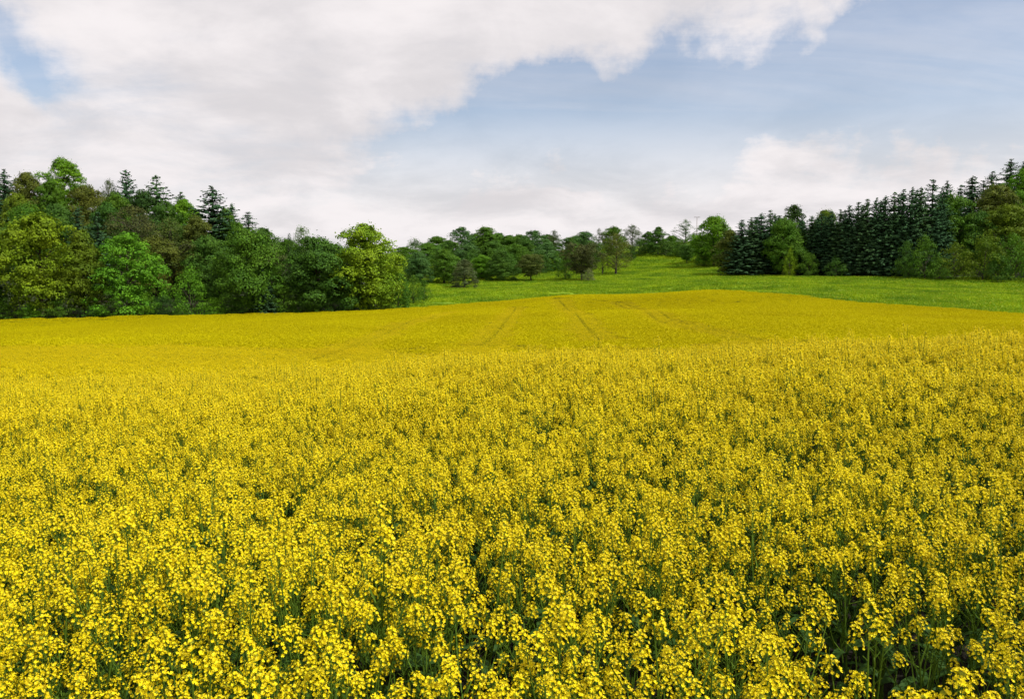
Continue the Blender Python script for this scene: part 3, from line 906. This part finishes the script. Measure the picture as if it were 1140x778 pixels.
# utility pole on the skyline
pp = P(776, 241.5, 400)
zb = gz(pp.x, pp.y)
hp = pp.z - zb
pe = link('utility_pole', None)
pe.location = (pp.x, pp.y, zb)
tag(pe, 'thin wooden utility pole with crossarm on the skyline among the ridge trees', 'utility pole')
m = MB()
m.tube([(0, 0, -.3), (0, 0, hp)], [.17, .12], 8, cap=True)
link('pole', m.mesh('pole', [M_pole], True), pe)
m = MB()
m.tube([(-1.5, -.14, hp - .25), (1.5, -.14, hp - .25)], [.1, .1], 4, cap=True)
arm = link('crossarm', m.mesh('crossarm', [M_pole]), pe)
mi = MB()
mi.tube([(0, 0, 0), (0, 0, .12), (0, 0, .16), (0, 0, .3)], [.05, .05, .09, .04], 6, cap=True)
mins = mi.mesh('insulator', [M_pole])
for xx in (-1.35, -.7, .7, 1.35):
    o = link('insulator', mins, arm)
    o.location = (xx, -.14, hp - .16)

# ------------------------------------------------------------------ rapeseed plants
def petal_quad(c, n, x, y, a, size):
    """one petal leaving the flower centre c in direction a of the flower plane"""
    d = x * math.cos(a) + y * math.sin(a)
    s = x * -math.sin(a) + y * math.cos(a)
    tip = c + d * size * .92 + n * size * .55
    return [c + s * size * .14, c - s * size * .14, tip - s * size * .5, tip + s * size * .5]


def make_raceme(seed):
    rn = random.Random(seed)
    mb = MB()
    L_ = rn.uniform(.055, .105)
    nf = int(rn.uniform(24, 34))
    mb.tube([(0, 0, -.02), (0, 0, L_)], [.0022, .0012], 3, 1)
    for i in range(nf):
        f = (i + rn.random()) / nf
        an = i * 2.39996 + rn.uniform(-.4, .4)
        ped = (.042 - .020 * f) * rn.uniform(.75, 1.2)
        z = L_ * f * .95
        out = Vector((math.cos(an), math.sin(an), 0))
        el = .25 + .9 * f ** 1.5 + rn.uniform(-.2, .2)
        dr = (out * math.cos(el) + Vector((0, 0, math.sin(el)))).normalized()
        c = Vector((0, 0, z)) + dr * ped
        n = (dr + Vector((rn.uniform(-.35, .35), rn.uniform(-.35, .35), rn.uniform(.1, .6)))).normalized()
        x = n.orthogonal().normalized()
        y = n.cross(x)
        a0 = rn.uniform(0, 1.57)
        sz = rn.uniform(.0070, .0096)
        for k in range(4):
            mb.add(petal_quad(c, n, x, y, a0 + k * 1.5708 + rn.uniform(-.15, .15), sz), [(0, 1, 2, 3)], 0)
        b = Vector((0, 0, z - .004))
        s = dr.cross(Vector((0, 0, 1))).normalized() * .0009
        mb.add([b - s, b + s, c], [(0, 1, 2)], 1)
    for i in range(8):
        an = i * 2.4
        r = .008 * math.sqrt(i / 8)
        c = Vector((r * math.cos(an), r * math.sin(an), L_ + .004 - r * .5))
        h = .0042
        mb.add([c + Vector((h, 0, 0)), c + Vector((0, h, 0)), c + Vector((-h, 0, 0)), c + Vector((0, -h, 0)), c + Vector((0, 0, h * 1.7)), c + Vector((0, 0, -h * 1.7))],
               [(0, 1, 4), (1, 2, 4), (2, 3, 4), (3, 0, 4), (1, 0, 5), (2, 1, 5), (3, 2, 5), (0, 3, 5)], 2)
    return mb


def make_leaf(seed, ln, wd):
    rn = random.Random(seed)
    mb = MB()
    n = 5
    vs = []
    for i in range(n + 1):
        f = i / n
        w = wd * math.sin(math.pi * min(1, .12 + .88 * f)) ** .8 * (1 - .25 * f) if i < n else 0.001
        z = ln * (.55 * f - .75 * f * f)
        xx = ln * f * .92
        wob = rn.uniform(-.012, .012)
        vs += [Vector((xx, -w * .5, z + .12 * w + wob)), Vector((xx, 0, z)), Vector((xx, w * .5, z + .12 * w - wob))]
    fs = []
    for i in range(n):
        a = i * 3
        fs += [(a, a + 1, a + 4, a + 3), (a + 1, a + 2, a + 5, a + 4)]
    mb.add(vs, fs, 0)
    return mb


RAC = [make_raceme(100 + i) for i in range(10)]
RAC_ME = [r.mesh('flower_cluster', [M_petal, M_stem, M_bud]) for r in RAC]
LEAF = [make_leaf(200, .16, .05), make_leaf(201, .12, .034), make_leaf(202, .20, .07)]
LEAF_ME = [l.mesh('leaf', [M_rleaf], True) for l in LEAF]


def plant_plan(seed, nbr):
    """stem builder plus the places of its flower clusters and leaves"""
    rn = random.Random(seed)
    H = rn.uniform(1.08, 1.26)
    st = MB()
    lean = Vector((rn.uniform(-.05, .05), rn.uniform(-.05, .05), 0))
    spine = [Vector((0, 0, -.02)), Vector((0, 0, H * .35)) + lean * .3, Vector((0, 0, H * .7)) + lean * .7, Vector((0, 0, H)) + lean]
    st.tube(spine, [.0065, .0055, .004, .0024], 4)

    def on_spine(z):
        for a, b in zip(spine, spine[1:]):
            if z <= b.z:
                return a.lerp(b, (z - a.z) / (b.z - a.z))
        return spine[-1]
    racs = [(spine[-1], lean * .5 + Vector((0, 0, 1)), rn.uniform(.82, 1.05), rn.randrange(10))]
    leaves = []
    tips = [(spine[2], spine[3])]
    for i in range(nbr):
        an = i * 2.4 + rn.uniform(-.5, .5)
        z0 = H * rn.uniform(.42, .80)
        a = on_spine(z0)
        ln = rn.uniform(.07, .24)
        ztip = H * rn.uniform(.66, 1.02)
        ztip = max(ztip, z0 + .1)
        o = Vector((math.cos(an), math.sin(an), 0))
        mid = a + o * ln * .6 + Vector((0, 0, (ztip - z0) * .45))
        tip = a + o * ln
        tip.z = ztip
        st.tube([a, mid, tip], [.0036, .003, .002], 3)
        racs.append((tip, (tip - mid).normalized() + Vector((0, 0, .8)), rn.uniform(.6, .98), rn.randrange(10)))
        tips.append((mid, tip))
        leaves.append((a, an + rn.uniform(-.3, .3), rn.uniform(.6, 1.0), rn.randrange(2)))
    # young pods below the flowers
    for (a, b) in tips:
        for k in range(9):
            f = rn.uniform(.35, .98)
            c = a.lerp(b, f)
            an = k * 2.4
            o = Vector((math.cos(an) * .75, math.sin(an) * .75, .7)) * rn.uniform(.022, .05)
            st.tube([c, c + o], [.0011, .0014], 3)
    for i in range(3):
        an = rn.uniform(0, 6.28)
        leaves.append((on_spine(H * rn.uniform(.3, .62)), an, rn.uniform(.8, 1.35), 2))
    return st, racs, leaves


def rac_matrix(t):
    p, d, s, k = t
    q = Vector(d).normalized().to_track_quat('Z', 'Y')
    return Matrix.Translation(p) @ q.to_matrix().to_4x4() @ Matrix.Rotation(k * 1.3 + p.x * 40, 4, 'Z') @ Matrix.Scale(s, 4)


def leaf_matrix(t):
    p, an, s, k = t
    return Matrix.Translation(p) @ Matrix.Rotation(an, 4, 'Z') @ Matrix.Rotation(-.25, 4, 'Y') @ Matrix.Scale(s, 4)


PLANS = [plant_plan(300 + i, 6 + i % 3) for i in range(9)]
STEM_ME = [p[0].mesh('stem', [M_stem]) for p in PLANS]

# ---- where plants grow
R0 = np.random.default_rng(77)
TRAM = []          # wheel tracks: (x,y) polylines


def ray_to_canopy(u, v, d0=45, d1=230):
    r = pix_dir(u, v)
    ds = np.arange(d0, d1, 1.0)
    x, z = r.x / r.y * ds, EYE + r.z / r.y * ds
    g = ground(x, ds) + CANOPY
    hit = np.where(z < g)[0]
    i = hit[0] if len(hit) else len(ds) - 1
    return (x[i], ds[i])


for line in ([(690, 337), (712, 345), (740, 355), (780, 366), (840, 378)],
             [(622, 333), (634, 345), (652, 362), (668, 378)],
             [(574, 342), (562, 358), (548, 374), (530, 386)],
             [(455, 358), (425, 372), (392, 384), (345, 398)],
             [(505, 347), (470, 357), (430, 364)]):
    TRAM.append(([ray_to_canopy(u, v) for u, v in line], .95 if line[0][0] == 690 else 0.0))
for line in ([(60, 408), (160, 407), (260, 405), (340, 401)], [(-30, 393), (90, 391), (200, 388)]):
    TRAM.append(([ray_to_canopy(u, v, 14) for u, v in line], .35))


def dist_poly(x, y, poly):
    d = np.full(len(x), 1e9)
    for (x0, y0), (x1, y1) in zip(poly, poly[1:]):
        vx, vy = x1 - x0, y1 - y0
        l2 = vx * vx + vy * vy + 1e-9
        t = np.clip(((x - x0) * vx + (y - y0) * vy) / l2, 0, 1)
        d = np.minimum(d, np.hypot(x - x0 - t * vx, y - y0 - t * vy))
    return d


def vnoise(x, y, scale, seed):
    """smooth value noise 0..1"""
    rg = np.random.default_rng(seed)
    g = rg.random((256, 256))
    X, Y = x / scale + 1000, y / scale + 1000
    i, j = np.floor(X).astype(int), np.floor(Y).astype(int)
    fx, fy = X - i, Y - j
    fx, fy = fx * fx * (3 - 2 * fx), fy * fy * (3 - 2 * fy)
    a = g[i % 256, j % 256]
    b = g[(i + 1) % 256, j % 256]
    c = g[i % 256, (j + 1) % 256]
    d = g[(i + 1) % 256, (j + 1) % 256]
    return (a * (1 - fx) + b * fx) * (1 - fy) + (c * (1 - fx) + d * fx) * fy


def jitter_grid(y0, y1, step, tmax, pad):
    ys = np.arange(y0, y1, step)
    X, Y = [], []
    for y in ys:
        w = tmax * y + pad
        x = np.arange(-w, w, step)
        X.append(x + R0.uniform(-.5, .5, len(x)) * step)
        Y.append(np.full(len(x), y) + R0.uniform(-.5, .5, len(x)) * step)
    return np.concatenate(X), np.concatenate(Y)


TMAX = 0.70
# near plants, ~30 per square metre; thin spots where the crop stands gappy
x1, y1 = jitter_grid(1.35, 19, .166, TMAX, 1.0)
gap = vnoise(x1, y1, .55, 1) * .6 + vnoise(x1, y1, .22, 2) * .4
keep = gap > 0.25 + 0.10 * np.clip(x1 / np.maximum(y1, .1) / .6, -.4, 1) * np.clip((7 - y1) / 4, 0, 1)
for (u, v, r) in [(965, 690, .27), (1000, 725, .24), (930, 735, .2), (548, 690, .19), (560, 640, .10), (912, 690, .14), (730, 690, .10), (1060, 730, .15), (420, 770, .12), (990, 545, .18), (890, 515, .16), (1090, 560, .16)]:
    rr = pix_dir(u, v)
    k = (1.05 - EYE) / rr.z
    keep &= np.hypot(x1 - rr.x * k, (y1 - rr.y * k) * .6) > r
x1, y1 = x1[keep], y1[keep]
order = np.argsort(y1 + np.abs(x1) * .18)
vis = np.abs(x1) < 0.655 * y1 + .12
nearest = [i for i in order if vis[i] and y1[i] > 1.75][:300]
fg = np.zeros(len(x1), bool)
fg[nearest] = True
z1 = ground(x1, y1)
hvar = 0.82 + 0.13 * vnoise(x1, y1, .8, 5) + R0.uniform(-.06, .06, len(x1)) + np.where(R0.random(len(x1)) < .02, .16, 0)

GR = 'rapeseed plants at the near edge of the field'
for n_, i in enumerate(nearest):
    k = int(R0.integers(0, len(PLANS)))
    st, racs, leaves = PLANS[k]
    e = link('rapeseed_plant', None)
    e.location = (x1[i], y1[i], z1[i])
    e.rotation_euler = (R0.normal(0, .09), R0.normal(0, .09), R0.uniform(0, 6.28))
    s = hvar[i]
    e.scale = (s, s, s)
    tag(e, 'yellow-flowering rapeseed plant in the nearest rows of the field along the bottom', 'plant', GR)
    link('stem', STEM_ME[k], e)
    for t in racs:
        o = link('flower_cluster', RAC_ME[t[3]], e)
        o.matrix_local = rac_matrix(t)
    for t in leaves[-3:]:
        o = link('leaf', LEAF_ME[t[3]], e)
        o.matrix_local = leaf_matrix(t)

# templates for the rest of the crop (not in the scene themselves)
def template(name, me):
    return bpy.data.objects.new(name, me)


NEAR_T, CREST_T = [], []
for k, (st, racs, leaves) in enumerate(PLANS):
    mb = MB()
    mb.merge(st, Matrix.Identity(4), {0: 1})
    for t in racs:
        mb.merge(RAC[t[3]], rac_matrix(t))
    for t in leaves:
        mb.merge(LEAF[t[3]], leaf_matrix(t), {0: 3})
    NEAR_T.append(template('rape_near', mb.mesh('rape_near', [M_petal, M_stem, M_bud, M_rleaf])))
    mb = MB()
    mb.merge(st, Matrix.Identity(4), {0: 1})
    for t in racs:
        mb.merge(RAC[t[3]], rac_matrix(t) @ Matrix.Scale(1.28, 4))
    CREST_T.append(template('rape_full_bloom', mb.mesh('rape_full_bloom', [M_petal, M_stem, M_bud])))

MID_T, TRACK_T = [], []
for k in range(6):
    rg = np.random.default_rng(500 + k)
    st, racs, leaves = PLANS[k]
    q, mi_ = [], []
    for t in racs:
        p = np.array(rac_matrix(t).translation)
        n = 16
        an = rg.uniform(0, 6.28, n)
        f = rg.uniform(0, 1, n)
        r = (.042 - .018 * f) * rg.uniform(.6, 1.1, n)
        pos = p + np.stack([r * np.cos(an), r * np.sin(an), f * .07], 1)
        nr = np.stack([np.cos(an), np.sin(an), .5 + f], 1) + rg.normal(0, .4, (n, 3))
        nr /= np.linalg.norm(nr, axis=1)[:, None]
        q.append(leaf_quads(pos, nr, rg.uniform(.020, .031, n), rg, .9))
        mi_ += [0] * n
        s = np.array([[p + [-.003, 0, 0], p + [.003, 0, 0], p * [.8, .8, 1] + [.003, 0, -.3], p * [.8, .8, 1] + [-.003, 0, -.3]]])
        q.append(s)
        mi_ += [1]
    n = 8
    an = rg.uniform(0, 6.28, n)
    pos = np.stack([.09 * np.cos(an), .09 * np.sin(an), rg.uniform(.45, .85, n)], 1)
    q.append(leaf_quads(pos, rand_unit(n, rg), rg.uniform(.08, .15, n), rg, .4))
    mi_ += [2] * n
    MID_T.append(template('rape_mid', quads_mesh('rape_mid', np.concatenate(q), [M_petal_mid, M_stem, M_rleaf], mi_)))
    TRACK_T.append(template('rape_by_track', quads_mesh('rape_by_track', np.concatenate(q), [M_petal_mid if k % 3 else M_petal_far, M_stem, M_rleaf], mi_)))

FAR_T = []
PATCH = 2.3
for k in range(5):
    rg = np.random.default_rng(600 + k)
    n = 620
    pos = np.stack([rg.uniform(-PATCH / 2, PATCH / 2, n), rg.uniform(-PATCH / 2, PATCH / 2, n), rg.normal(1.16, .055, n)], 1)
    nr = rand_unit(n, rg) + np.array([0, 0, .35])
    nr /= np.linalg.norm(nr, axis=1)[:, None]
    q1 = leaf_quads(pos, nr, rg.uniform(.06, .105, n), rg, .9)
    n2 = 130
    pos2 = np.stack([rg.uniform(-PATCH / 2, PATCH / 2, n2), rg.uniform(-PATCH / 2, PATCH / 2, n2), rg.uniform(.7, 1.02, n2)], 1)
    q2 = leaf_quads(pos2, rand_unit(n2, rg) * .6 + np.array([0, 0, .5]), rg.uniform(.15, .3, n2), rg, .8)
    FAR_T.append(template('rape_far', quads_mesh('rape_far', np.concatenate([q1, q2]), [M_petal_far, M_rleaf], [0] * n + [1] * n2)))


def scatter_object(name, x, y, z, lod, rot, scl, pools):
    me = bpy.data.meshes.new(name)
    n = len(x)
    me.vertices.add(n)
    me.vertices.foreach_set('co', np.stack([x, y, z], 1).astype(np.float32).reshape(-1))
    a = me.attributes.new('lod', 'INT', 'POINT')
    a.data.foreach_set('value', np.asarray(lod, dtype=np.int32))
    a = me.attributes.new('rot', 'FLOAT_VECTOR', 'POINT')
    a.data.foreach_set('vector', np.asarray(rot, dtype=np.float32).reshape(-1))
    a = me.attributes.new('scl', 'FLOAT', 'POINT')
    a.data.foreach_set('value', np.asarray(scl, dtype=np.float32))
    o = link(name, me)
    ng = bpy.data.node_groups.new(name, 'GeometryNodeTree')
    ng.interface.new_socket('Geometry', in_out='INPUT', socket_type='NodeSocketGeometry')
    ng.interface.new_socket('Geometry', in_out='OUTPUT', socket_type='NodeSocketGeometry')
    N, L = ng.nodes, ng.links
    gi, go = N.new('NodeGroupInput'), N.new('NodeGroupOutput')

    def attr(nm, ty):
        t = N.new('GeometryNodeInputNamedAttribute')
        t.data_type = ty
        t.inputs['Name'].default_value = nm
        return t.outputs['Attribute']
    e2r = N.new('FunctionNodeEulerToRotation')
    L.new(attr('rot', 'FLOAT_VECTOR'), e2r.inputs[0])
    scl_s, lod_s = attr('scl', 'FLOAT'), attr('lod', 'INT')
    jn = N.new('GeometryNodeJoinGeometry')
    for i, pool in enumerate(pools):
        pj = N.new('GeometryNodeJoinGeometry')
        for tpl in pool:
            oi = N.new('GeometryNodeObjectInfo')
            oi.inputs['Object'].default_value = tpl
            g2i = N.new('GeometryNodeGeometryToInstance')
            L.new(oi.outputs['Geometry'], g2i.inputs[0])
            L.new(g2i.outputs[0], pj.inputs[0])
        cmpn = N.new('FunctionNodeCompare')
        cmpn.data_type = 'INT'
        cmpn.operation = 'EQUAL'
        L.new(lod_s, cmpn.inputs[2])
        cmpn.inputs[3].default_value = i
        rv = N.new('FunctionNodeRandomValue')
        rv.data_type = 'INT'
        rv.inputs[4].default_value = 0
        rv.inputs[5].default_value = len(pool) - 1
        rv.inputs['Seed'].default_value = 3 + i
        ip = N.new('GeometryNodeInstanceOnPoints')
        L.new(gi.outputs[0], ip.inputs['Points'])
        L.new(cmpn.outputs[0], ip.inputs['Selection'])
        L.new(pj.outputs[0], ip.inputs['Instance'])
        ip.inputs['Pick Instance'].default_value = True
        L.new(rv.outputs[2], ip.inputs['Instance Index'])
        L.new(e2r.outputs[0], ip.inputs['Rotation'])
        L.new(scl_s, ip.inputs['Scale'])
        L.new(ip.outputs[0], jn.inputs[0])
    L.new(jn.outputs[0], go.inputs[0])
    md = o.modifiers.new('scatter', 'NODES')
    md.node_group = ng
    return o


xa, ya, za, sa = x1[~fg], y1[~fg], z1[~fg], hvar[~fg]
def tram_mask(x, y, half):
    m = np.ones(len(x), bool)
    for i, (pl, off) in enumerate(TRAM):
        d = dist_poly(x, y, pl)
        m &= np.abs(d - off) > half * (.85 if i == 0 else 1.0 if i in (5, 6) else .8)
    return m


def tram_near(x, y, r):
    d = np.full(len(x), 1e9)
    for pl, off in TRAM:
        d = np.minimum(d, dist_poly(x, y, pl))
    return d < r


x2, y2 = jitter_grid(19, 72, .205, TMAX, 1.0)
k2 = (vnoise(x2, y2, 1.2, 8) * .5 + vnoise(x2, y2, .4, 9) * .5) > .2
k2 &= y2 < 60 + 12 * vnoise(x2, y2, 2.5, 41)
x2, y2 = x2[k2], y2[k2]
x3, y3 = jitter_grid(60, 214, PATCH * .62, TMAX, 2.0)
k3 = in_field(x3, y3 + .8 + 2.4 * vnoise(x3, y3, 3.0, 61)) & (y3 > 59 + 12 * vnoise(x3, y3, 2.5, 41)) & ~tram_near(x3, y3, 2.6)
x3, y3 = x3[k3], y3[k3]
# along the wheel tracks plants stand singly, so that the tracks stay open
xt, yt = jitter_grid(60, 214, .20, TMAX, 2.0)
kt = tram_near(xt, yt, 3.2)
xt, yt = xt[kt], yt[kt]
kt = in_field(xt, yt + .8)
x2, y2 = np.concatenate([x2, xt[kt]]), np.concatenate([y2, yt[kt]])
k2 = tram_mask(x2, y2, .25)
x2, y2 = x2[k2], y2[k2]
z2, z3 = ground(x2, y2), ground(x3, y3)
XX = np.concatenate([xa, x2, x3])
YY = np.concatenate([ya, y2, y3])
ZZ = np.concatenate([za, z2, z3])
LOD = np.concatenate([np.where(ya + R0.uniform(-2, 2, len(ya)) > 8, 3, 0), np.where(y2 > 66, 4, 1), np.full(len(x3), 2)]).astype(int)
h2 = 0.86 + 0.12 * vnoise(x2, y2, 1.5, 15) + R0.uniform(-.05, .05, len(x2))
h3 = 0.97 + 0.08 * vnoise(x3, y3, 7.0, 16) + R0.uniform(-.02, .02, len(x3))
SS = np.concatenate([sa, h2, h3])
RR = np.stack([R0.normal(0, .08, len(XX)), R0.normal(0, .08, len(XX)), R0.uniform(0, 6.28, len(XX))], 1)
RR[LOD == 2, :2] = 0
print('crop points', len(xa), len(x2), len(x3))
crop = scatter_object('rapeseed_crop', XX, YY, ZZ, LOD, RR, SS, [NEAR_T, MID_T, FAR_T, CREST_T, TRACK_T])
tag(crop, 'dense yellow flowering rapeseed crop covering the whole field', 'crop', kind='stuff')

# ------------------------------------------------------------------ meadow grass
GRASS_T = []
for k in range(4):
    rg = np.random.default_rng(700 + k)
    n = 240
    px, py = rg.uniform(-1.6, 1.6, n), rg.uniform(-1.6, 1.6, n)
    h = rg.uniform(.10, .30, n) * (0.7 + .6 * rg.random(n))
    w = rg.uniform(.05, .13, n)
    an = rg.uniform(0, 6.28, n)
    lx, ly = rg.normal(0, .1, n), rg.normal(0, .1, n)
    c, s = np.cos(an) * w, np.sin(an) * w
    zr = np.full(n, -.03)
    q = np.stack([np.stack([px - c, py - s, zr], 1), np.stack([px + c, py + s, zr], 1), np.stack([px + c * .4 + lx, py + s * .4 + ly, h], 1), np.stack([px - c * .4 + lx, py - s * .4 + ly, h], 1)], 1)
    nf = 5
    pos = np.stack([rg.uniform(-1.6, 1.6, nf), rg.uniform(-1.6, 1.6, nf), rg.uniform(.15, .3, nf)], 1)
    fq = leaf_quads(pos, rand_unit(nf, rg) + np.array([0, 0, .8]), np.full(nf, .10), rg, 1)
    GRASS_T.append(template('grass_patch', quads_mesh('grass_patch', np.concatenate([q, fq]), [M_grass, M_dand], [0] * n + [1] * nf)))
xg, yg = jitter_grid(138, 420, 2.3, .72, 4)
tg = xg / yg
kg = (yg > edge_d(tg) + 1.0) & (tg > -.16) & ~((tg > .28) & (yg > np.interp(tg, [0.27, .32, .44, .55, .65], [296, 283, 263, 258, 253])))
xg, yg = xg[kg], yg[kg]
# light and dense growth in bands
kg = vnoise(xg * .5, yg * 1.6, 6.0, 33) * .6 + vnoise(xg, yg, 3.5, 34) * .4 > .20
xg, yg = xg[kg], yg[kg]
zg = ground(xg, yg)
sg = .8 + .7 * vnoise(xg * .4, yg * 1.4, 5.0, 35) + R0.uniform(-.1, .2, len(xg))
rg_ = np.stack([np.zeros(len(xg)), np.zeros(len(xg)), R0.uniform(0, 6.28, len(xg))], 1)
grass = scatter_object('meadow_grass', xg, yg, zg, np.zeros(len(xg)), rg_, sg, [GRASS_T])
tag(grass, 'tufty bright green grass with scattered yellow flowers on the meadow', 'grass', kind='stuff')
print('grass', len(xg))
